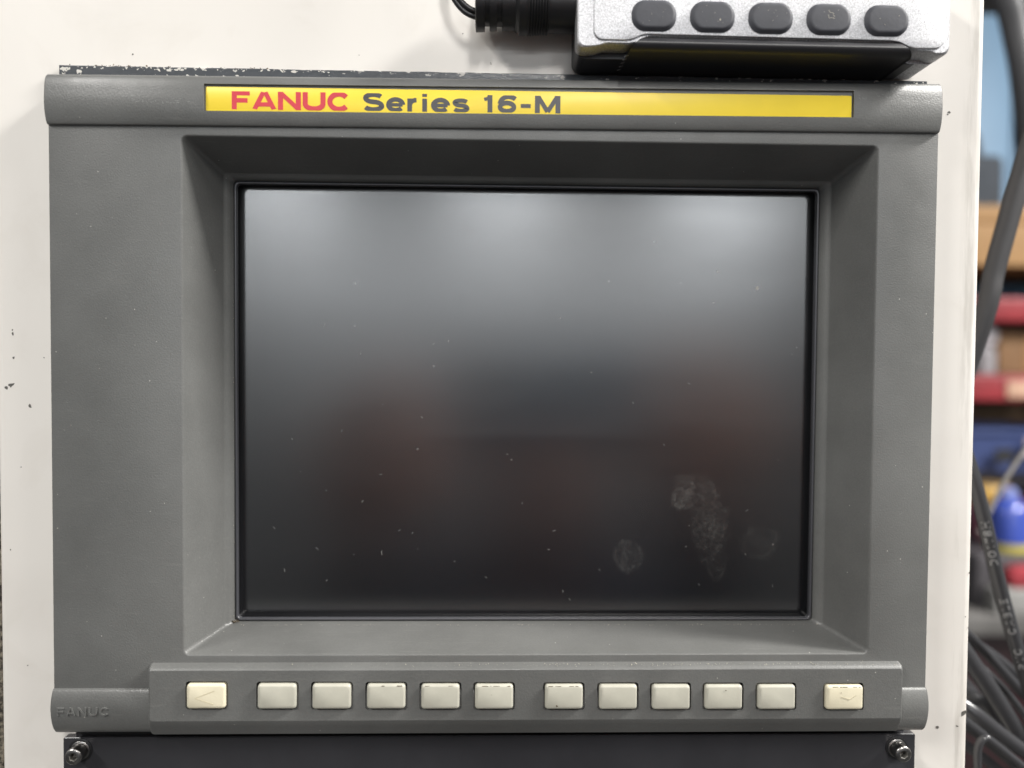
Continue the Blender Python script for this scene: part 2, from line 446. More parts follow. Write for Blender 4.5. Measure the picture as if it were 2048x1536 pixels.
def recess(P):
    A, B = [], []
    for i, (y, z) in enumerate(P):
        A.append((y, z)); B.append((y, z))
        if i + 1 < len(P):
            for e in (PY1, PY0):
                if P[i + 1][0] < e <= y and z < 2:
                    t = (e - y) / (P[i + 1][0] - y); ze = z + (P[i + 1][1] - z) * t
                    A += [(e, ze), (e, ze)]
                    B += ([(e, ze), (e, PZ)] if e == PY1 else [(e, PZ), (e, ze)])
    B = [(y, PZ) if PY0 < y < PY1 and z < 2 else (y, z) for (y, z) in B]
    return A, B
A, B = recess(PT)
mb = MB()
bar(mb, A, [(-161.6, A, 1), (-161.45, A, .45), (-161.0, A, 0), (-109.4, A, 0), (-109.4, B, 0), (107.8, B, 0), (107.8, A, 0), (137.8, A, 0), (138.25, A, .45), (138.4, A, 1)])
mb.build('top_bar', M_grey, unit, angle=48)
PB = prof([(114.7, 3.2), (114.6, 1.6), (114.0, .4), (112.2, -.8), (109.5, -1.7), (106.5, -2.2), (104, -2.2), (101.5, -1.75), (99.6, -1.0), (98.9, -.35), (98.8, .3)])
mb = MB()
xb = [(-161.6, PB, 1), (-161.45, PB, .45), (-161.0, PB, 0), (138.0, PB, 0), (138.45, PB, .45), (138.6, PB, 1)]
rings = []
for x, Q, ins in xb:
    rings.append([(x, y + (106.5 - y) * ins * .05 + .0020 * (x + 161), z + ins * .55) for y, z in Q] + [(x, 98.8, 9.7), (x, 114.6, 9.7)])
mb.loft(rings, cap0=True, cap1=True)
bot = mb.build('bottom_bar', M_grey, unit, angle=48)
mb = MB()
def zb(y):
    for (ya, za), (yb, zb_) in zip(PB, PB[1:]):
        if yb <= y <= ya: return za + (zb_ - za) * (y - ya) / (yb - ya)
    return 0
text(mb, 'FANUC', 17.2, .52, lambda u, v, l, k: (-159.2 + u, 107.3 - v, zb(107.3 - v) - (.30 + .006 * k if l else -.2)), 2.9, gap=.22)
mb.build('embossed_lettering', M_grey, bot, smooth=False)

# name strip
mb = MB()
pl = lambda i, z: [(x, y - .0022 * (x + 109), z) for x, y, z in rrect(-109.0 + i, 107.4 - i, -103.3 + i, -95.3 + i * -1, .5, z, 3)]
mb.loft([pl(0, -1.2), pl(0, -1.5), pl(.12, -1.57)], cap1=True)
plate = mb.build('name_plate', M_yellow, unit)
tag(plate, 'bright yellow name strip set into the top bar')
pm = lambda x0, y0, hh: (lambda u, v, l, k: (x0 + u, y0 - v - .0022 * (x0 + u + 109), -1.55 - (.035 + .008 * k if l else -.02)))
mb = MB(); text(mb, 'FANUC', 38.9, 1.68, pm(-100.4, -95.95, 6.0), 5.95, gap=.10); mb.build('red_lettering', M_red, plate, smooth=False)
mb = MB(); text(mb, 'Series', 35.6, 1.60, pm(-57.2, -96.0, 6.0), 5.9, gap=.10); text(mb, '16-M', 25.9, 1.65, pm(-17.3, -96.05, 5.9), 5.75, gap=.14)
mb.build('dark_lettering', M_ink, plate, smooth=False)

# black flange behind the top bar, worn along its edge
mb = MB()
def flr(i, z):
    n = 60; top = []
    for k in range(n + 1):
        x = -162.2 + i + (138.6 + 162.2 - 2 * i) * k / n
        y = -112.9 + .0015 * (x + 12) + i + .22 * mnoise.noise(Vector((x * .12, 3, 0)))
        top.append((x, y, z))
    return top + [(138.6 - i, -96, z), (-162.2 + i, -96, z)]
mb.loft([flr(0, 11), flr(0, 8.2), flr(.3, 7.9)], cap1=True)
mb.build('mounting_flange', M_flange, unit)
def crumbs(name, mat, spots, parent):
    mb = MB()
    for x, y, z, r in spots:
        q = [Vector((random.gauss(0, 1), random.gauss(0, 1), random.gauss(0, 1))).normalized() * r * random.uniform(.5, 1.2) for _ in range(6)]
        c = Vector((x, y, z))
        mb.add([c + p for p in (Vector((r, 0, 0)), Vector((-r * .8, r * .2, 0)), Vector((0, r * .7, .1 * r)), Vector((0, -r * .6, 0)), Vector((.1 * r, 0, r * .6)), Vector((0, .1 * r, -r * .6)))] if False else
               [c + Vector((r, 0, 0)) + q[0] * .3, c + Vector((-r, 0, 0)) + q[1] * .3, c + Vector((0, r, 0)) + q[2] * .4, c + Vector((0, -r, 0)) + q[3] * .4, c + Vector((0, 0, r)) + q[4] * .3, c + Vector((0, 0, -r)) + q[5] * .3],
               [(0, 2, 4), (2, 1, 4), (1, 3, 4), (3, 0, 4), (2, 0, 5), (1, 2, 5), (3, 1, 5), (0, 3, 5)])
    return tag(mb.build(name, mat, parent, smooth=False), kind='stuff')
U = random.uniform
crumbs('grime_crumbs', M_dirt, [(U(-150, -135) if random.random() < .6 else U(-160, -90), -113.1 + random.gauss(0, .25), 8.6, abs(random.gauss(.16, .12)) + .05) for _ in range(110)]
       + [(-108.4 + abs(random.gauss(0, .9)), 83.6 - abs(random.gauss(0, .5)), 20.6 + random.uniform(0, 1.2), U(.08, .26)) for _ in range(40)], unit)
mb = MB()
for x, y, r in ([(U(-161.5, -154), U(-112.4, -107.6), abs(random.gauss(.25, .18)) + .06) for _ in range(30)] + [(U(126, 138), U(-112.2, -108.4), abs(random.gauss(.25, .2)) + .06) for _ in range(40)]
                + [(random.gauss(0, 5), -108.7 + random.gauss(0, .45), abs(random.gauss(.22, .15)) + .05) for _ in range(110)] + [(random.gauss(-112, 9), -109.3 + random.gauss(0, .5), abs(random.gauss(.18, .12)) + .04) for _ in range(90)]
                + [(U(-158, -70), -112.3 + random.gauss(0, .3), abs(random.gauss(.15, .12)) + .04) for _ in range(60)]):
    chip(mb, min(max(x, -161.8), 138.2), max(y, -112.6), r, 7.84 - U(0, .03), U(.8, 2.6), random.gauss(0, .35))
tag(mb.build('paint_flakes', M_flakew, unit, smooth=False), kind='stuff')
dust = [(random.gauss(60, 60), 90.55 + random.gauss(0, .22), -1.4 + random.gauss(0, .5), abs(random.gauss(.06, .05)) + .03) for _ in range(420)]
dust += [(U(-128, 128), 90.7, -1.8, U(.03, .08)) for _ in range(160)]
dust += [(U(-108, 109), 84.1 - U(0, .3), 19.2 + U(-.3, .6), abs(random.gauss(.05, .04)) + .03) for _ in range(170)]
dust += [(-107.8, U(-60, 83), U(21, 21.6), abs(random.gauss(.05, .04)) + .02) for _ in range(60)]
dust = [d for d in dust if -128 < d[0] < 128]
crumbs('ledge_dust', M_dust, dust, unit)

M_scuff = simple('pale_scuff', (.30, .30, .29), .6)
def ztop(y):
    for (ya, za), (yb, zb_) in zip(PT, PT[1:]):
        if yb <= y <= ya: return za + (zb_ - za) * (y - ya) / (yb - ya)
    return 0
mb = MB()
def scuff(x, y, l, a, w, zf):
    pts = [(x + l * t * cos(a), y + l * t * sin(a) + .05 * l * sin(3 * t)) for t in (0, .33, .66, 1)]
    L, Rr = ribbon(pts, w); n = len(L)
    mb.add([(p.x, p.y, zf(p.y) - .02) for p in L] + [(p.x, p.y, zf(p.y) - .02) for p in Rr], [(j, j + 1, n + j + 1, n + j) for j in range(n - 1)])
for _ in range(34): scuff(random.gauss(-122, 5), yshift((-97.4 + random.gauss(0, .35), 0), -122), abs(random.gauss(.5, .4)) + .1, random.gauss(0, .5), U(.04, .12), lambda y: ztop(y + .2))
for _ in range(26): scuff(U(-158, -114), -99.5 + random.gauss(0, 1.8), abs(random.gauss(.5, .4)) + .1, U(0, 3), U(.03, .07), lambda y: ztop(y + .15))
for _ in range(40): scuff(U(108, 137), -103.2 + random.gauss(0, .8), abs(random.gauss(.4, .3)) + .1, U(0, 3), U(.04, .09), lambda y: ztop(y + 1.5))
for _ in range(60): scuff(U(-159, -119.5), U(-86, 96), abs(random.gauss(.4, .4)) + .08, .55 + random.gauss(0, .4), U(.025, .05), lambda y: 0)
for _ in range(30): scuff(U(120, 136), U(-84, 96), abs(random.gauss(.4, .4)) + .08, 2.6 + random.gauss(0, .4), U(.025, .05), lambda y: 0)
tag(mb.build('scuffs', M_scuff, unit, smooth=False), kind='stuff')

# soft key strip
KX = [-114.3, -90.9, -72.8, -54.7, -36.6, -18.6, 4.9, 23.2, 41.1, 59.0, 77.1, 100.3]
KZ = -4.15; q = (261.24 + KZ) / 254.24
kc = [((-13.44 + (x + 6.4 + 13.44) * q), -13.02 + (98.95 + .0055 * (x + 114) + 13.02) * q) for x in KX]
KW, KH = 12.95, 8.45
SZ = -3.0
mb = MB()
inner = rrect(-127.9, 128.2, 91.8, 108.9, .8, SZ, 5)
holes = [rrect(x - KW / 2 - .62, x + KW / 2 + .62, y - KH / 2 - .62, y + KH / 2 + .62, 1.2, SZ, 4) for x, y in kc]
v, f = filled(inner, holes, SZ); mb.add(v, f)
mid = rrect(-128.25, 128.55, 91.5, 109.3, .9, SZ + .12, 5)
mb.loft([inner, mid, rrect(-128.9, 129.1, 90.6, 111.4, 1.2, -1.7, 5), rrect(-129.1, 129.3, 90.1, 115.0, 1.3, .3, 5)])
for h in holes: mb.loft([h, [(x, y, 3.0) for x, y, _ in h]])
strip = mb.build('key_strip', M_grey, unit, angle=40)
mb = MB(); mb.box(-125, 125, 93, 107.6, 2.6, 3.4); mb.build('key_well', M_hole, unit)
key = None
for i, (x, y) in enumerate(kc):
    if key is None:
        mb = MB(); k_ = lambda ins, z: rrect(x - KW / 2 + ins, x + KW / 2 - ins, y - KH / 2 + ins, y + KH / 2 - ins, max(1.1 - ins * .4, .4), z, 5)
        mb.loft([k_(-.05, 2.5), k_(0, KZ + 1.0), k_(.12, KZ + .5), k_(.38, KZ + .16), k_(.8, KZ)], cap1=True)
        key = mb.build('soft_key', [M_keyy], unit, angle=60); ko = key; kx0, ky0 = x, y
        grey_mesh = key.data.copy(); grey_mesh.materials[0] = M_key
    else:
        ko = key.copy(); COL.objects.link(ko); ko.parent = unit
        if i < 11: ko.data = grey_mesh
        ko.location = Vector(((x - kx0) / 1000, U(-.00015, .00015), -(y - ky0) / 1000))
        
    if i in (0, 11):
        ko['label'] = 'yellowed end key with a worn ' + ('left' if i == 0 else 'right') + ' arrow'
        ORIG[ko.name] = ORIG[key.name] + (ko.location if i else Vector((0, 0, 0)))
        mb = MB(); s = 1 if i == 0 else -1
        for lay, pts in enumerate(([(x + s * 3.0, y - 2.0), (x - s * 3.6, y + .5)], [(x - s * 3.6, y + .5), (x + s * 2.6, y + 2.6)]) if i == 0 else ([(x - 1.2, y - .4), (x + 1.6, y + .5), (x + 3.8, y - .9)],)):
            L, Rr = ribbon(pts, .38 if i == 0 else .22); n = len(L); zt = KZ - .02 - .012 * lay
            mb.add([(a, b, zt) for a, b in L] + [(a, b, zt) for a, b in Rr] + [(a, b, zt + .05) for a, b in L] + [(a, b, zt + .05) for a, b in Rr],
                   [(j, j + 1, n + j + 1, n + j) for j in range(n - 1)] + [(2 * n + j, 2 * n + j + 1, j + 1, j) for j in range(n - 1)] + [(n + j, n + j + 1, 3 * n + j + 1, 3 * n + j) for j in range(n - 1)])
        mb.build('arrow_mark', M_keymark, ko, smooth=False)
# grime lines left on the keys' upper edges
mb = MB()
for i, (x, y) in enumerate(kc):
    if i in (0, 1, 9, 10): continue
    a = -KW / 2 + U(1, 2.5)
    while a < KW / 2 - 1.5:
        ln = U(.4, 2.4)
        if random.random() < .55:
            mb.box(x + a, min(x + a + ln, x + KW / 2 - .9), y - KH / 2 + .36, y - KH / 2 + .36 + U(.10, .22), KZ + .12, KZ + .3)
        a += ln + U(.1, .7)
for x, y, r, sx, ro in ((kc[2][0] + 1.0, kc[2][1] + 3.2, .22, 2.4, .4), (kc[6][0] - 2.4, kc[6][1] + 2.9, .28, 1.4, 1.0), (kc[1][0] + 3.0, kc[1][1] + 3.1, .16, 2, .2), (kc[5][0] - .8, kc[5][1] - .9, .10, 1, 0), (kc[11][0] - 1.3, kc[11][1] - 1.9, .16, .6, 0), (kc[9][0] + .6, kc[9][1] - 2.6, .14, 2, .5)):
    chip(mb, x, y, r, KZ - .03, sx, ro)
tag(mb.build('key_grime', M_dirt, unit, smooth=False), kind='stuff')

GZ = 27.3
# screen: stepped black surround and matt glass
mb = MB()
sr = lambda i, z: rrect(-107.75 + i, 107.15 - i, -77.75 + i, 83.35 - i, max(1.6 - i * .15, .7), z, 6)
mb.loft([sr(0, 24), sr(0, 22.6), sr(.12, 22.2), sr(.25, 22.0), sr(.4, 21.9), sr(.75, 21.9), sr(.95, 22.1), sr(1.0, 22.6), sr(1.0, 23.6), sr(.5, 24.0), sr(.1, 25.4), sr(0, 26.4), sr(-.8, 28.0), sr(-1.2, 31)])
scr = mb.build('screen_surround', M_frame, unit, angle=50)
mb = MB()
gl = lambda i, z: rrect(-110 + i, 109.5 - i, -80 + i, 85.6 - i, 2, z, 5)
mb.loft([gl(0, 30), gl(0, GZ)], cap1=True)
mb.build('screen_glass', M_glass, unit)

mb = MB()
lint = [(-40.5, 8.0, .5), (-76.5, -27, .8), (-89, 16.5, .3), (-80, 58, .7), (-70, 13, .5), (-56, 30, .6), (-62, 40, .5), (-48, 51, .5), (-55, 59, .9), (8, 58.5, .5), (61, -5.5, .6), (40, 2, .4), (-30, -21, .4), (12, -30, .4), (70, -36, .5), (-96, 50, .6), (-92, 66, .7), (-27, 63, .4), (28, 66, .5), (84, 60, .4), (95, 72, .5), (52, 18, .4), (-8, 22, .4)]
lint = [((x + 13.44) * .991 - 13.44, (y + 13.02) * .991 - 13.02, l) for x, y, l in lint]
lint += [(U(-104, 104), random.triangular(-70, 78, 74), abs(random.gauss(.2, .2)) + .06) for _ in range(26)]
for x, y, l in lint:
    a = U(0, pi); b = a + U(-.7, .7)
    mb.tube([(x, y, GZ - .04), (x + l * cos(a), y + l * sin(a), GZ - .1), (x + l * (cos(a) + cos(b)), y + l * (sin(a) + sin(b)), GZ - .04)], U(.035, .075), 4)
chip(mb, 86.2, -41.5, .75, GZ - .05, .8, 0); chip(mb, 71, -47.5, .3, GZ - .05)
tag(mb.build('screen_lint', M_lint, unit, smooth=False), kind='stuff')

# ------------------------------------------------------------------ black panel below, with two long screws
low = thing('lower_panel', (-11.5, 250, 8), 'glossy black steel panel with corner screws under the grey screen unit', 'steel panel')
mb = MB(); lp = lambda i, z: rrect(-162.4 + i, 139.2 - i, 119.3 + i, 260 - i, .8, z, 4)
mb.loft([lp(0, 12), lp(0, 7.3), lp(.3, 7.0)], cap1=True)
mb.build('panel_plate', M_lower, low)
mb = MB(); mb.box(-158, 136, 112, 120.5, 9.2, 14); mb.build('gap_strip', M_hole, low)
for sx, sy in ((-156.3, 123.7), (132.4, 124.4)):
    mb = MB()
    mb.lathe((sx, sy, 7.0), (0, 0, -1), [(0, 3.3), (.5, 3.3), (.62, 3.15), (.66, 1.9), (1.2, 1.8), (1.25, 2.75), (1.5, 2.9), (4.5, 2.9), (4.9, 2.7), (5.1, 2.3), (5.1, 1.5)], 28, cap=False)
    sc = mb.build('screw', M_steel, low, angle=40)
    mb = MB(); hexr = lambda r, z: [(sx + r * cos(2 * pi * k / 6 + .3), sy + r * sin(2 * pi * k / 6 + .3), z) for k in range(6)]
    mb.loft([hexr(1.55, 1.91), hexr(1.3, 2.1), hexr(1.3, 4.2)], cap1=True)
    mb.build('hex_socket', M_chip, sc, smooth=False)
    mb = MB(); mb.lathe((sx, sy, 7.0), (0, 0, -1), [(0, 4.1), (.25, 4.1), (.35, 3.85), (.36, 2.4)], 24, cap=False); mb.build('washer', M_black, sc)

# ------------------------------------------------------------------ silver box standing on the unit
boxt = thing('converter_box', (73.5, -113.3, -2), 'silver aluminium box with five black oval buttons standing on top of the display', 'electronics box')
BF = -13.0
def bprof(i=0.0):
    """front outline, notch in the lower edge"""
    L, Rt, T, B = 12.9 + i, 134.4 - i, -150 + i, -114.0 - i
    p = [(L, T), (L, B - 3.2)]
    p += [(L + 2.2 - 2.2 * cos(a), B - 2.2 + 2.2 * sin(a)) for a in [radians(20 * k) for k in range(1, 5)]]
    p += [(L + 3.0, B), (L + 6, B - .25), (L + 9, B - 1.15), (L + 16.2, B - 1.15), (L + 18.6, B - 1.55), (L + 21, B - 3.0), (L + 23, B - 3.6)]
    q = [(Rt - 18.0, B - 3.6), (Rt - 15.8, B - 3.2), (Rt - 12.2, B - 1.6), (Rt - 10, B - .85), (Rt - 6, B - .7), (Rt - 4, B)]
    q += [(Rt - 2.6 + 2.6 * sin(a), B - 2.6 + 2.6 * cos(a)) for a in [radians(20 * k) for k in range(1, 5)]]
    return p + q + [(Rt, B - 4), (Rt, T)]
mb = MB()
ring = lambda i, z: [(x, y + .0035 * (x - 20), z) for x, y in bprof(i)]
mb.loft([ring(.1, -5.0), ring(0, -5.4), ring(0, BF + 1.6), ring(.15, BF + 1.0), ring(.6, BF + .6)], cap0=True, cap1=True)
mb.build('shell', M_alu, boxt, angle=30)
mb = MB()                                    # front face, a separate plate with seams at both ends
def fprof(i):
    L, Rt, T, B = 18.2 + i, 132.3 - i, -149 + i, -116.35 - i
    p = [(L, T), (L, B - 3.2)] + [(L + 3 - 3 * cos(a), B - 3 + 3 * sin(a)) for a in [radians(15 * k) for k in range(1, 6)]]
    p += [(L + 3.4, B), (L + 10.5, B), (L + 12.5, B - .35), (L + 15.2, B - 1.6), (L + 17.2, B - 2.0)]
    q = [(Rt - 17.5, B - 1.7), (Rt - 15, B - 1.35), (Rt - 11.8, B + .1), (Rt - 9.6, B + .55), (Rt - 4, B + .5)]
    q += [(Rt - 3.4 + 3.4 * sin(a), B - 2.9 + 3.4 * cos(a)) for a in [radians(15 * k) for k in range(1, 6)]]
    return p + q + [(Rt, B - 3.6), (Rt, T)]
ring = lambda i, z: [(x, y + .0045 * (x - 20), z) for x, y in fprof(i)]
mb.loft([ring(0, BF + .9), ring(0, BF + .05), ring(.1, BF - .1), ring(.3, BF - .15)], cap1=True)
fp = mb.build('front_plate', M_alu, boxt, angle=30)
mb = MB()                                    # black cover in the notch: bevel, lip, then a face that falls away underneath
CP = [(-117.7, -9.5), (-117.4, -12.6), (-116.6, -13.7), (-115.7, -14.35), (-115.2, -14.5), (-114.75, -14.4), (-113.9, -13.8), (-113.3, -12.2), (-113.2, -11.6), (-113.2, 9.6), (-117.7, 9.6)]
cx0 = lambda y: 33.9 - (y + 117.7) * 1.0
cx1 = lambda y: 117.6 + (y + 117.7) * .85
mb.loft([[(f(y) + d, y + e + .0045 * (f(y) - 20), z) for y, z in CP] for f, d, e in ((cx0, -.2, .5), (cx0, .1, .15), (cx0, .6, 0), (cx1, -.6, 0), (cx1, -.1, .15), (cx1, .2, .5))], cap0=True, cap1=True)
cv = mb.build('bottom_cover', M_mattblack, boxt, angle=40)
mb = MB(); mb.tube([(cx0(-115.2) + .8, -115.25 + .0045 * 10, -14.42), (cx1(-115.2) - .8, -115.25 + .0045 * 98, -14.42)], .2, 8)  # grey tube along the lip, standing in for its bright highlight line
mb.build('lip_highlight', simple('highlight_grey', (.20, .20, .20), .45), cv)
for k in range(5):
    for x, s in ((29.9 - k * .1, 1), (120.6 - k * .9, -1)):
        mb = MB(); z = -8.6 + k * 3.0
        mb.tube([(x - 1.0 * s, -112.95, z + .5), (x, -113.2, z), (x + 1.1 * s, -113.7, z - .7)], [.16, .24, .16], 8)
        mb.build('rib', M_alu, cv)
rb = lambda x0, x1, i, z: rrect(x0 + i, x1 - i, -150 + i, -113.2 - i, 3.2, z, 6)
mb = MB(); mb.loft([rb(13.3, 129, .6, 9.7), rb(13.3, 129, 0, 9.0), rb(13.3, 129, 0, -5.1)], cap0=True, cap1=True); mb.build('rear_body', M_mattblack, boxt)
mb = MB(); mb.loft([[(x + .05 * (x > 128), y - .12, z) for x, y, z in r] for r in (rb(122, 134.2, .6, 9.65), rb(122, 134.2, 0, 8.95), rb(122, 134.2, 0, -5.15))], cap0=True, cap1=True); mb.build('lit_end', M_alu, boxt)  # silver beside the black body: light on the right end put into colour
bt = None
for k in range(5):
    cx, cy = 37.4 + 18.83 * k, -123.95 + .06 * k
    if bt is None:
        mb = MB()
        ov = lambda i, z: oval(cx, cy, 14.4 - 2 * i, 9.9 - 2 * i, z, 9, 4.5 - i * .8)
        mb.loft([ov(0, BF + .2), ov(0, BF - .35), ov(.25, BF - .6), ov(.75, BF - 1.3), ov(1.0, BF - 1.5), ov(1.5, BF - 1.55)], cap1=True)
        M_btn = simple('rubber_button', (.048, .050, .060), .62, bscale=900, bstr=.15, var=.08, vscale=300)
        bt = mb.build('button', M_btn, boxt, angle=40); b0 = (cx, cy)
    else:
        b = bt.copy(); COL.objects.link(b); b.parent = boxt
        b.location = Vector(((cx - b0[0]) / 1000, 0, -(cy - b0[1]) / 1000))
mb = MB()                                    # pale scuffs on the buttons
cx, cy = 37.4 + 18.83 * 3, -123.9
for pts in ([(-.6, -2.4), (-.1, -1.6), (.9, -1.5), (1.0, -.7)], [(-.6, -.9), (-.5, .1), (.7, .1), (1.5, .3)], [(1.0, -.7), (1.5, -.3)]):
    L, Rr = ribbon([(cx + a, cy + b) for a, b in pts], .12); n = len(L)
    mb.add([(a, b, BF - 1.58) for a, b in L] + [(a, b, BF - 1.58) for a, b in Rr], [(j, j + 1, n + j + 1, n + j) for j in range(n - 1)])
chip(mb, 37.4 + 18.83 + 2.2, -122.6, .38, BF - 1.6, .6, 0)
for _ in range(26):
    j = random.randint(0, 4); chip(mb, 37.4 + 18.83 * j + U(-5, 5), -124 + U(-3, 3), U(.05, .12), BF - 1.6)
tag(mb.build('button_scuffs', M_dust, boxt, smooth=False), kind='stuff')

# ------------------------------------------------------------------ plug and its twin cord
plug = thing('cable_plug', (-2, -122.6, -2), 'black ribbed cable plug pushed into the left side of the silver box', 'plug')
PC = (0, -132.2, -1.2)
lz = lambda x: (x, PC[1], PC[2])
mb = MB()
pr = [(0, 8.2), (.4, 8.75), (9.2, 8.8)]
for k in range(8): pr += [(9.2 + k * .9, 9.0 + .05 * k), (9.45 + k * .9, 9.35 + .05 * k), (9.75 + k * .9, 9.35 + .05 * k), (10.0 + k * .9, 9.0 + .05 * k)]
pr += [(17.4, 9.6), (19.0, 9.55), (20.2, 8.6), (20.6, 7.6)]
mb.lathe(lz(13.6), (-1, 0, 0), pr, 40)
mb.build('plug_body', M_black, plug, angle=30)
mb = MB()
mb.lathe(lz(-6.6), (-1, 0, 0), [(0, 8.3), (4.4, 8.3), (4.4, 6.9), (6.2, 6.9), (6.2, 8.4), (8.6, 8.4), (8.6, 6.9), (10.2, 6.9), (10.2, 8.6), (13.0, 8.8), (13.3, 8.4)], 40)
mb.build('strain_relief', M_black, plug, angle=30)
mb = MB(); mb.lathe(lz(16), (-1, 0, 0), [(0, 6), (1.6, 6), (1.7, 6.8), (2.2, 6.8), (2.4, 6.2), (3.0, 6.2)], 32); mb.build('metal_collar', M_chrome, plug)
mb = MB()
for e in (0, 1):
    cp = crom([(-18, -129.8 + e * 1.5, -1.2 + e * .8), (-20.5, -129.9 + e * 1.5, -1.2 + e * .8), (-23.5 - e * .5, -131.6 + e * 1.4, -1.4 + e), (-26.3 - e * .9, -134.9 + e * .9, -1.6 + e), (-28.0 - e * 1.2, -139, -1.8 + e), (-28.3 - e * 1.4, -150, -2), (-24, -185, 0), (-5, -240, 4)])
    mb.tube(cp, .95, 12)
mb.build('twin_cord', M_black, plug)

# ------------------------------------------------------------------ cables hanging beside the cabinet
M_cab = simple('black_pvc_sheath', (.042, .042, .045), .22, bscale=300, bstr=.04)
M_cabm = simple('matt_black_rubber_sheath', (.035, .034, .036), .55, var=.1, bscale=700, bstr=.1)
def cable(name, pts, r, label, mat=M_cab, cat='cable', group='black cables beside the cabinet'):
    mb = MB(); mb.tube(crom(pts, 8), r, 16)
    return tag(mb.build(name, mat), label, cat, group)
cable('cable', [(262, -300, 60), (242, -175, 78), (226.5, -111.8, 80), (220.7, -90.5, 80), (215.8, -71.5, 80), (211.6, -54.7, 80), (207.4, -34.5, 80), (196, 20, 90), (185, 90, 110)], 4.45, 'thick matt black cable slanting behind the right cabinet edge at mid height', M_cabm)
pvc_pts = [(176, -50, 84), (189, 0, 76), (200.2, 43.0, 70), (210.4, 81.8, 70), (219.3, 113.0, 69), (227, 138, 68), (240, 190, 64)]
pv = cable('cable', pvc_pts, 3.05, 'black cable with pale raised lettering hanging straight beside the cabinet')
axis = crom(pvc_pts, 24)
cum = [0]
for a, b in zip(axis, axis[1:]): cum.append(cum[-1] + (b - a).length)
def at_y(y): return next(c for c, p in zip(cum, axis) if p.y >= y)
def on_axis(s):
    for i in range(len(cum) - 1):
        if cum[i] <= s <= cum[i + 1]:
            t = (s - cum[i]) / (cum[i + 1] - cum[i]); return axis[i].lerp(axis[i + 1], t), (axis[i + 1] - axis[i]).normalized()
    return axis[-1], (axis[-1] - axis[-2]).normalized()
camp = Vector((-13.44, -13.02, -261.24))
mb = MB()
for s0, st, w in ((119.2, 'PVC', 9.6), (104.4, 'CABLE', 16.2), (74.0, 'DO178H', 20)):
    b0 = at_y(s0)
    def mp(u, v, l, k, b0=b0):
        p, t = on_axis(b0 - u); fr = (camp - p); fr = (fr - t * fr.dot(t)).normalized(); side = t.cross(fr)
        if side.x > 0: side = -side
        a = (v - 1.5) / 3.05; r = 3.05 + (.10 + .004 * k if l else -.15)
        return p + fr * cos(a) * r + side * sin(a) * r
    text(mb, st, w, .46, mp, 3.0, gap=.25)
mb.build('raised_lettering', simple('pale_grey_lettering', (.27, .27, .27), .5), pv, smooth=False)
for pts, r, lab in (
    ([(190, 92, 100), (203, 106, 92), (214.9, 117.8, 90), (223.5, 126.6, 90), (237, 140.9, 90), (262, 166, 92)], 2.3, 'thin glossy black cable, topmost of the bundle at the lower right'),
    ([(180, 92, 84), (190, 105, 72), (200.6, 120.2, 70), (209.2, 132.3, 70), (220.5, 149.4, 70), (236, 173, 72)], 3.8, 'thickest glossy black cable of the lower right bundle, with a long highlight'),
    ([(176, 124, 70), (192.9, 135.1, 60), (204.9, 144.5, 60), (217, 153.3, 60), (240, 168, 62)], 3.1, 'glossy black cable crossing low in front of the bundle from the cabinet edge'),
    ([(205, 138, 108), (216.4, 144.2, 97), (221.3, 147.1, 95), (227, 153.9, 95), (236, 166, 96)], 2.6, 'short grey looking cable end tucked deep inside the lower right bundle'),
    ([(190.8, 176, 50), (190.6, 160.3, 50), (190.2, 147.5, 50), (192.9, 142.6, 50), (197.4, 145.1, 50), (210, 155.1, 50), (230, 171, 52)], 1.6, 'thin black cable bent into a tight loop at the bottom of the bundle'),
    ([(186, 138, 82), (204.7, 151.4, 80), (217.8, 161.3, 80), (240, 180, 80)], 2.8, 'black cable lying lowest and behind the looped one in the bundle'),
    ([(180, 100, 120), (206, 128, 112), (224, 148, 110), (250, 176, 112)], 3.4, 'black cable half hidden between the two uppermost of the bundle'),
    ([(196, 150, 104), (212, 158, 104), (232, 168, 106), (260, 180, 110)], 3.6, 'dark cable deep behind the bundle near the bottom corner'),
    ([(210, 112, 118), (226, 124, 116), (246, 138, 116), (270, 160, 118)], 2.6, 'dull black cable behind the topmost one of the bundle'),
    ([(190, 150, 66), (204, 160, 64), (218, 172, 64), (240, 192, 64)], 2.2, 'black cable nearest the cabinet edge at the very bottom of the bundle'),
    ([(205, 118, 92), (219.1, 131.6, 85), (227.6, 140.5, 85), (234.9, 149.7, 85), (248, 168, 86)], 1.7, 'thin black cable with bright glints between the two upper ones of the bundle')):
    cable('cable', pts, r, lab, M_cab)
cable('hose', [(470, -470, 520), (489.8, -390.2, 500), (503.6, -346.4, 500), (515.3, -287.6, 500), (540, -180, 520)], 12, 'blurred dark grey hose in front of the blue cabinet at top right', simple('grey_rubber_hose', (.07, .07, .075), .5), 'hose', None)
cable('cord', [(350, 112, 300), (358.3, 94.9, 300), (369.1, 72.4, 300), (385.5, 46.2, 300), (410, 5, 300)], 1.6, 'blurred pale grey cord slanting in front of the blue storage bin', simple('grey_cord_sheath', (.30, .28, .26), .6), 'cord', None)

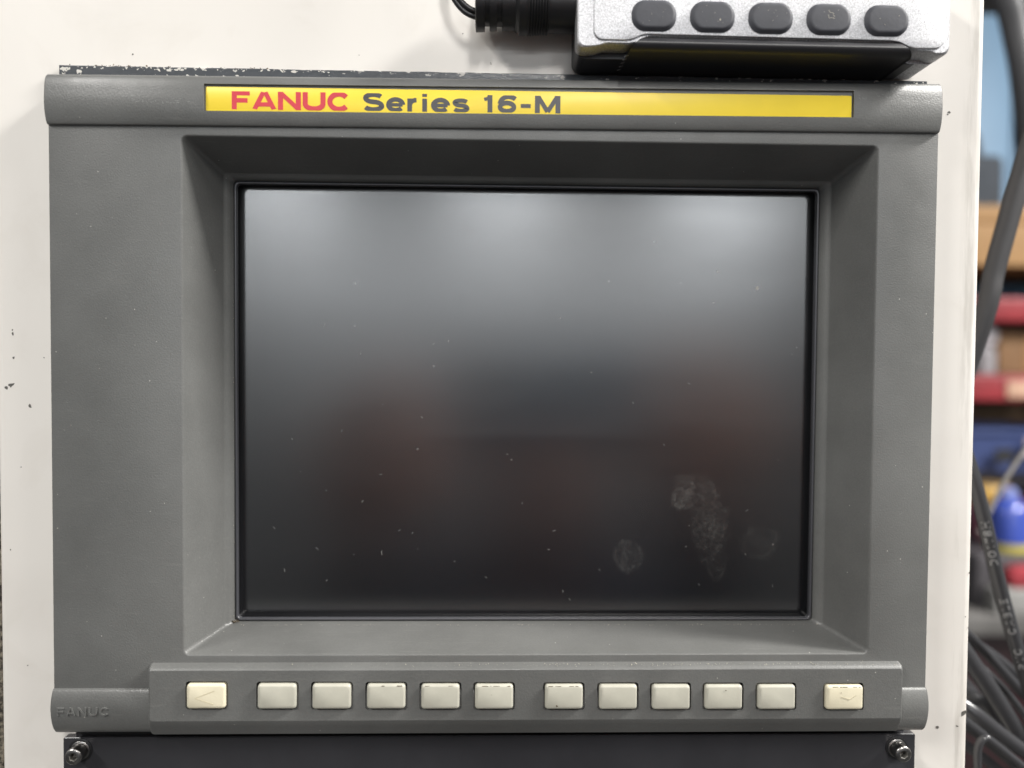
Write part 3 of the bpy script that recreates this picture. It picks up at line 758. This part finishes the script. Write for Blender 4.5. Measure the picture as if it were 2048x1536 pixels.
# ------------------------------------------------------------------ neighbouring machine part at far left
mb = MB(); nb = lambda i, z: [(x - .18 + (min(y, 400) - 46) * .0055, y, z) for x, y, z in rrect(-330 + i, -186.2 - i, -560 + i, 1280 - i, 1.5, z, 3)]
mb.loft([nb(0, 140), nb(0, 15), nb(.8, 14.2), nb(1.5, 14)], cap0=True, cap1=True)
nn = N('gritty_tan_casting'); k = nn.ramp(nn.noise(420, 6, .7), ((.42, 0), (.6, 1)))
nn.set(Base_Color=nn.mix(k, (.03, .025, .02), (.28, .245, .19)), Roughness=.8); nn.bump(nn.noise(420, 6, .7), .6, .001)
tag(mb.build('door_post', nn.m), 'gritty tan door post showing as a sliver left of the cream cabinet', 'door post')

# ------------------------------------------------------------------ workshop behind, far out of focus
mb = MB(); mb.box(-4000, 5000, -2100, 1639, 3500, 3598); tag(mb.build('wall', simple('workshop_wall', (.10, .09, .09), .9, var=.2, vscale=2)), kind='structure')
mb = MB(); mb.box(-9000, 9000, -2600, 1639, -18400, -18200); tag(mb.build('added_far_wall', simple('far_wall_paint', (.34, .34, .34), .9, var=.2, vscale=.6)), kind='structure')  # unseen end wall behind the camera, added to brighten the screen's reflection
mb = MB(); mb.box(-9000, 9000, 1640, 1660, -18400, 3600); tag(mb.build('floor', simple('concrete_floor', (.020, .0195, .018), .7, var=.2, vscale=3)), kind='structure')
M_blue = simple('pale_blue_paint', (.115, .215, .33), .5, var=.08, vscale=5)
bc = thing('blue_cabinet', (1500, 1640, 2350), 'pale blue steel cabinet standing behind the shelf rack', 'steel cabinet')
mb = MB(); mb.box(1050, 2000, -1050, 1640, 2000, 2600, 8); mb.build('cabinet_body', M_blue, bc)
mb = MB(); mb.box(1070, 1510, -1030, 1280, 1985, 1998, 3); mb.build('cabinet_door', M_blue, bc)
mb = MB(); mb.box(1516, 1980, -1030, 1280, 1985, 1998, 3); mb.build('cabinet_door', M_blue, bc)
mb = MB(); mb.box(1480, 1496, -60, 60, 1968, 1986, 3); mb.build('handle', M_steel, bc)

M_beam = simple('red_rack_paint', (.23, .024, .03), .5, var=.15, vscale=20)
M_dkbeam = simple('dark_grey_rack_paint', (.05, .048, .055), .5, var=.2, vscale=20)
rack = thing('shelf_rack', (1400, 1640, 1600), 'shelf rack with red steel beams seen behind the cabinet', 'shelf rack')
for y0, y1 in ((-166, -112), (8, 68), (225, 262)):
    mbm = M_beam if y0 < 200 else M_dkbeam
    mb = MB(); mb.box(1000, 1900, y0, y1, 1450, 1490, 4); mb.build('beam', mbm, rack)
    mb = MB(); mb.box(1000, 1900, y0, y1, 1860, 1900, 4); mb.build('beam', mbm, rack)
    mb = MB(); mb.box(1010, 1890, y0 + 2, y0 + 14, 1492, 1858, 2); mb.build('deck', simple('dark_chipboard', (.07, .05, .035), .8, var=.3, vscale=40), rack)
for x in (985, 1905):
    for z in (1445, 1855):
        mb = MB(); mb.box(x - 25, x + 15, -420, 1640, z, z + 50, 3); mb.build('upright', simple('dark_blue_upright', (.03, .05, .12), .5), rack)
M_wood = N('pine_boards'); g = M_wood.noise(1, 4, .6, M_wood.mapping((4, 60, 60)), 1)
M_wood.set(Base_Color=M_wood.mix(g, (.36, .21, .09), (.24, .135, .055)), Roughness=.7); M_wood = M_wood.m
pk = lambda nm, x0, x1, y0, y1, z0, z1, m, lab, cat, grp=None, b=3: tag((lambda mb: (mb.box(x0, x1, y0, y1, z0, z1, b), mb.build(nm, m))[1])(MB()), lab, cat, grp)
pk('wood_plank', 1000, 1900, -330, -236, 1440, 1850, M_wood, 'thick pale pine plank on top of the red rack, lower of two', 'plank', 'pine planks on the rack')
pk('wood_plank', 1020, 1880, -372, -333, 1445, 1830, M_wood, 'thin pale pine plank lying on the thicker plank', 'plank', 'pine planks on the rack')
bag = thing('tool_bag', (1095, -372, 1600), 'dark slate tool bag sagging on the pine planks', 'bag')
mb = MB(); mb.loft([rrect(1040 + i, 1190 - j, -510 + k, -372, 20, z, 4) for i, j, k, z in ((30, 50, 50, 1480), (0, 20, 10, 1510), (0, 10, 0, 1600), (20, 30, 20, 1690))], cap0=True, cap1=True)
mb.build('bag_body', simple('dark_canvas', (.030, .036, .045), .85, var=.2, vscale=60), bag)
mb = MB(); mb.tube(crom([(1080, -500, 1560), (1090, -560, 1560), (1130, -565, 1560), (1145, -500, 1560)]), 8, 10); mb.build('handle', M_cabm, bag)

def carton(x0, x1, y0, y1, z0, z1, col, lab):
    t = thing('cardboard_box', ((x0 + x1) / 2, y1, (z0 + z1) / 2), lab, 'cardboard box', 'boxes on the rack')
    m = simple('cardboard', col, .85, var=.15, vscale=25)
    mb = MB(); mb.box(x0, x1, y0, y1, z0, z1, 2); mb.build('carton', m, t)
    mb = MB(); mb.box((x0 + x1) / 2 - 22, (x0 + x1) / 2 + 22, y0 + 6, y1 - 8, z0 - 1.5, z0 - .2); mb.build('tape', simple('parcel_tape', (col[0] * 1.35, col[1] * 1.25, col[2] * 1.1), .35), t)
    return t
carton(1165, 1330, -92, 6, 1500, 1800, (.17, .095, .045), 'brown cardboard box between the two upper red beams, beside a white bottle')
carton(1345, 1560, -100, 6, 1510, 1800, (.20, .12, .065), 'wide tan cardboard box at right between the two red beams')
carton(1040, 1130, -80, 6, 1620, 1800, (.08, .045, .028), 'dark brown cardboard box deep behind the white bottle')
carton(1190, 1420, 76, 220, 1640, 1820, (.11, .07, .04), 'cardboard box low behind the blue bin, under the second red beam')
bw = thing('bottle', (1143, 8, 1520), 'white plastic bottle with round cap between the red beams', 'bottle')
mb = MB(); mb.lathe((1143, 8, 1520), (0, -1, 0), [(0, 20), (3, 24), (52, 24), (66, 14)], 20); mb.build('bottle_body', simple('grey_bottle_plastic', (.24, .23, .24), .4), bw)
mb = MB(); mb.lathe((1143, -58, 1520), (0, -1, 0), [(0, 17), (10, 26), (26, 29), (42, 24), (50, 10)], 20); mb.build('cap', simple('white_bottle_plastic', (.50, .48, .50), .35), bw)
pk('beam_reflection', 1150, 1205, 22, 60, 1446, 1449, simple('tan_reflection', (.42, .26, .18), .6), 'tan patch standing in for a reflection on the second red beam', 'label', None, .5)  # tan plate that puts a reflection on the beam into colour
bn = thing('storage_bin', (1120, 262, 1500), 'blue plastic storage bin with pale tag on the lowest red beam', 'storage bin')
mb = MB(); br = lambda i, y: [(x, y, z) for x, z, _ in rrect(1030 + i, 1260 - i, 1400 + i, 1600 - i, 8, 0, 4)]
mb.loft([br(18, 224), br(8, 140), br(0, 138), br(0, 126), br(6, 126), br(10, 140), br(20, 218)], cap0=True, cap1=True)
mb.build('bin_body', simple('blue_bin_plastic', (.040, .058, .15), .45), bn)
mb = MB(); mb.box(1158, 1196, 146, 186, 1391, 1393.5); mb.build('bin_tag', simple('pale_tag', (.42, .36, .40), .6), bn)
mb = MB(); mb.box(1090, 1130, 170, 200, 1391, 1393); mb.build('bin_slot', M_hole, bn)

bench = thing('workbench', (1200, 1640, 1350), 'grey topped workbench crowded with tools behind the hanging cables', 'workbench')
mb = MB(); mb.box(820, 1900, 458, 498, 1150, 1700, 4); mb.build('bench_top', simple('worn_grey_laminate', (.12, .115, .11), .5, var=.25, vscale=15), bench)
mb = MB(); mb.box(850, 1880, 500, 1240, 1185, 1690, 4); mb.build('drawer_cabinet', simple('dark_maroon_paint', (.022, .009, .010), .5), bench)
for j in range(4):
    mb = MB(); mb.box(1000, 1400, 512 + j * 175, 675 + j * 175, 1178, 1184, 2); mb.build('drawer', simple('maroon_paint', (.030, .008, .011), .45), bench)
mb = MB()
for lx in (860, 1870):
    for lz_ in (1195, 1680):
        mb2 = MB(); mb2.box(lx - 20, lx + 20, 1240, 1640, lz_ - 20, lz_ + 20, 2); mb2.build('leg', M_lower, bench)
pk('tool_case', 930, 1220, 355, 457.5, 1195, 1600, simple('dark_grey_case', (.06, .055, .06), .5), 'dark grey tool case on the workbench carrying the blue can', 'tool case', None, 8)
sb = thing('spray_can', (1018, 355, 1240), 'shiny blue can with yellow base band standing on the grey tool case', 'can')
mb = MB(); mb.lathe((1018, 355, 1240), (0, -1, 0), [(17, 37), (74, 38), (90, 33), (104, 17)], 24); mb.build('can_body', simple('glossy_blue', (.045, .075, .34), .15), sb)
mb = MB(); mb.lathe((1018, 355, 1240), (0, -1, 0), [(0, 36), (2, 39), (16, 39)], 24); mb.build('base_band', simple('yellow_band', (.42, .36, .06), .4), sb)
mb = MB(); mb.lathe((1018, 251, 1240), (0, -1, 0), [(0, 16), (14, 15), (20, 9)], 20); mb.build('cap', simple('pale_blue_cap', (.20, .24, .50), .3), sb)
pk('maroon_box', 1000, 1300, 287, 354, 1320, 1600, simple('maroon_card', (.06, .014, .026), .6), 'maroon box behind the blue can, under the gold tape roll', 'box', None, 4)
tr = thing('tape_roll', (1075, 286, 1400), 'gold coloured tape roll lying on the maroon box', 'tape roll')
mb = MB(); mb.lathe((1072, 286, 1400), (0, -1, 0), [(0, 30), (0, 48), (3, 50), (34, 50), (37, 48), (37, 30)], 28, cap=False); mb.build('tape', simple('gold_tape', (.45, .27, .06), .4), tr)
mb = MB(); mb.lathe((1072, 286, 1400), (0, -1, 0), [(-.5, 26), (-.5, 29.8), (37.5, 29.8), (37.5, 26)], 28, cap=False); mb.build('core', simple('card_core', (.4, .3, .2), .8), tr)
pk('parts_tray', 940, 1060, 410, 457.5, 1152, 1192, simple('white_tray_plastic', (.25, .245, .235), .5), 'small pale parts tray at the workbench front edge', 'tray', None, 5)
mb = MB(); random.seed(3)
def rg(w, h, z): return [(x + 3 * mnoise.noise(Vector((x * .06, y * .06, z))), y + 4 * mnoise.noise(Vector((y * .07, x * .05, z + 9))), z) for x, y, z in oval(1008, 390, w, h, z, 10)]
mb.loft([rg(40, 20, 1154), rg(72, 38, 1160), rg(80, 44, 1172), rg(76, 40, 1183), rg(50, 24, 1190)], cap0=True, cap1=True)
tag(mb.build('rag', simple('red_cloth', (.28, .03, .04), .9, var=.25, vscale=70)), 'crumpled red rag stuffed in the pale parts tray', 'rag')

# ------------------------------------------------------------------ the photographer, seen only as a blurred reflection in the glass
M_skin = simple('skin', (.76, .40, .30), .5, var=.1, vscale=40)
M_shirt = simple('dark_blue_cotton', (.006, .016, .040), .85, var=.15, vscale=120)
M_jeans = simple('dark_denim', (.010, .012, .02), .85, var=.2, vscale=150)
def skin_mesh(name, mat, nodes, edges, parent, root, sub=1):
    nodes = [(n[0], n[1], n[2] if n[1] > -.58 and n[2] > 1.2 else n[2] * .95, *n[3:]) for n in nodes]   # a shortish person
    """nodes: (x, y, z, r) in world metres"""
    me = bpy.data.meshes.new(name)
    me.from_pydata([n[:3] for n in nodes], edges, [])
    o = bpy.data.objects.new(name, me); COL.objects.link(o)
    m = o.modifiers.new('skin', 'SKIN'); m.use_smooth_shade = True
    if not me.skin_vertices: 
        bm = bmesh.new(); bm.from_mesh(me); bm.verts.layers.skin.verify(); bm.to_mesh(me); bm.free()
    for v, n in zip(me.skin_vertices[0].data, nodes):
        v.radius = (n[3], n[4] if len(n) > 4 else n[3]); v.use_root = False
    me.skin_vertices[0].data[root].use_root = True
    s_ = o.modifiers.new('sub', 'SUBSURF'); s_.levels = s_.render_levels = sub
    dg = bpy.context.evaluated_depsgraph_get()
    m2 = bpy.data.meshes.new_from_object(o.evaluated_get(dg)); bpy.data.objects.remove(o); bpy.data.meshes.remove(me)
    m2.name = name; m2.materials.clear(); m2.materials.append(mat)
    o = bpy.data.objects.new(name, m2); COL.objects.link(o)
    if parent is not None:
        o.parent = parent; m2.transform(Matrix.Translation(-ORIG[parent.name]))
    return o
PXC = 0.05
per = bpy.data.objects.new('person', None); COL.objects.link(per)
per.location = (PXC, -.74, 0); ORIG[per.name] = Vector((PXC, -.74, 0))
tag(per, 'person in a dark blue shirt holding up a phone, mirrored dimly in the dark screen', 'person')
nodes = [(PXC, -.75, .96, .13, .10), (PXC, -.75, 1.10, .13, .09), (PXC, -.76, 1.26, .15, .10), (PXC, -.76, 1.38, .13, .085), (PXC, -.745, 1.47, .05), (PXC, -.735, 1.53, .052),
         (PXC, -.72, 1.60, .078, .085), (PXC, -.725, 1.68, .076, .09), (PXC, -.73, 1.735, .05)]
edges = [(0, 1), (1, 2), (2, 3), (3, 4), (4, 5), (5, 6), (6, 7), (7, 8)]
for s, hx, hz in ((-1, -.110, Z0 - .056), (1, .164, Z0 - .034)):
    b = len(nodes); ex = PXC + s * .25
    nodes += [(PXC + s * .17, -.755, 1.40, .052), (PXC + s * .215, -.73, 1.30, .045), (ex, -.64, 1.20, .040), (ex * .6 + hx * .4, -.579, 1.34, .036), (hx + s * .026, -.400, hz - .050, .031), (hx + s * .010, -.350, hz - .014, .064, .046), (hx + s * .002, -.326, hz + .008, .060, .044)]
    edges += [(3, b), (b, b + 1), (b + 1, b + 2), (b + 2, b + 3), (b + 3, b + 4), (b + 4, b + 5), (b + 5, b + 6)]
    for q in range(4):                         # fingers curl round the phone's back
        f = len(nodes); z = hz - .042 + q * .029; L = (.026, .031, .030, .025)[q]
        nodes += [(hx + s * .010, -.314, z, .0138), (hx + s * .002, -.298, z + .004, .0132), (hx - s * (.002 + L), -.2965, z + .006, .0120), (hx - s * (.002 + 2 * L), -.3000, z + .007, .0105)]
        edges += [(b + 6, f), (f, f + 1), (f + 1, f + 2), (f + 2, f + 3)]
    f = len(nodes)                             # thumb on the screen side
    nodes += [(hx - s * .010, -.352, hz - .030, .012), (hx - s * .026, -.345, hz - .010, .0105), (hx - s * .040, -.338, hz + .008, .0095)]
    edges += [(b + 5, f), (f, f + 1), (f + 1, f + 2)]
skin_mesh('body', M_skin, nodes, edges, per, 0, 1)
sh = [(PXC, -.75, .93, .165, .125), (PXC, -.75, 1.10, .165, .115), (PXC, -.76, 1.26, .18, .125), (PXC, -.76, 1.37, .16, .11), (PXC, -.755, 1.44, .088, .078), (PXC, -.745, 1.49, .070, .068), (PXC, -.738, 1.545, .064, .064)]
se = [(0, 1), (1, 2), (2, 3), (3, 4), (4, 5), (5, 6)]
for s in (-1, 1):
    b = len(sh); sh += [(PXC + s * .17, -.755, 1.395, .072), (PXC + s * .215, -.73, 1.30, .066), (PXC + s * .25, -.64, 1.20, .056)]
    hx, hz = (-.110, Z0 - .056) if s < 0 else (.164, Z0 - .034); ex = PXC + s * .25
    sh += [(ex * .6 + hx * .4, -.579, 1.34, .052), (hx + s * .024, -.425, hz - .075, .042)]
    se += [(3, b), (b, b + 1), (b + 1, b + 2), (b + 2, b + 3), (b + 3, b + 4)]
skin_mesh('shirt', M_shirt, sh, se, per, 0, 1)
tn = [(PXC, -.75, .97, .15, .12)]; te = []
for s in (-1, 1):
    b = len(tn); tn += [(PXC + s * .09, -.75, .86, .095), (PXC + s * .10, -.745, .48, .065), (PXC + s * .105, -.755, .10, .055)]
    te += [(0, b), (b, b + 1), (b + 1, b + 2)]
skin_mesh('trousers', M_jeans, tn, te, per, 0, 1)
for s in (-1, 1):
    o = skin_mesh('shoe', M_black, [(PXC + s * .105, -.80, .045, .045, .045), (PXC + s * .108, -.70, .04, .045, .038), (PXC + s * .112, -.60, .032, .042, .03)], [(0, 1), (1, 2)], per, 0, 1)
o = skin_mesh('hair', simple('brown_hair', (.12, .075, .05), .7), [(PXC, -.765, 1.66, .080, .075), (PXC, -.745, 1.72, .083, .085), (PXC, -.725, 1.752, .055, .06)], [(0, 1), (1, 2)], per, 0, 1)
face = MB()
def wm(p): return (p[0] * 1000, (Z0 - p[2]) * 1000, p[1] * 1000)
for s in (-1, 1):
    e = bpy.data.meshes.new('eye'); bm = bmesh.new(); bmesh.ops.create_uvsphere(bm, u_segments=12, v_segments=8, radius=.011)
    bm.to_mesh(e); bm.free(); e.materials.append(simple('eye_white', (.6, .58, .55), .2))
    eo = bpy.data.objects.new('eye', e); COL.objects.link(eo); eo.parent = per
    eo.location = Vector((PXC + s * .031, -.652, 1.632 * .95)) - ORIG['person']
skin_mesh('nose', M_skin, [(PXC, -.645, 1.63, .010), (PXC, -.632, 1.600, .014)], [(0, 1)], per, 0, 1)
skin_mesh('mouth', simple('lips', (.36, .12, .10), .45), [(PXC - .022, -.642, 1.562, .006), (PXC, -.637, 1.563, .008), (PXC + .022, -.642, 1.562, .006)], [(0, 1), (1, 2)], per, 1, 1)
for s in (-1, 1): skin_mesh('ear', M_skin, [(PXC + s * .079, -.72, 1.65, .012, .02), (PXC + s * .083, -.722, 1.61, .010, .016)], [(0, 1)], per, 0, 1)

ph = thing('phone', (35, 14, -311), 'dark phone held sideways by the person, mirrored dimly in the screen', 'phone')
mb = MB(); mb.box(-52, 116, -25, 50, -322, -313.5, 3.5); mb.build('phone_body', simple('phone_back', (.11, .22, .40), .4), ph)
mb = MB(); mb.box(-33, 2, -22, 14, -313.4, -311.5, 1.0); mb.build('camera_bump', M_frame, ph)
for lx, ly in ((-23, -12), (-8, 4)):
    mb = MB(); mb.lathe((lx, ly, -311.4), (0, 0, 1), [(0, 6.5), (1.2, 6.3), (1.3, 5.2), (.6, 4.8)], 20); mb.build('lens', M_black, ph)
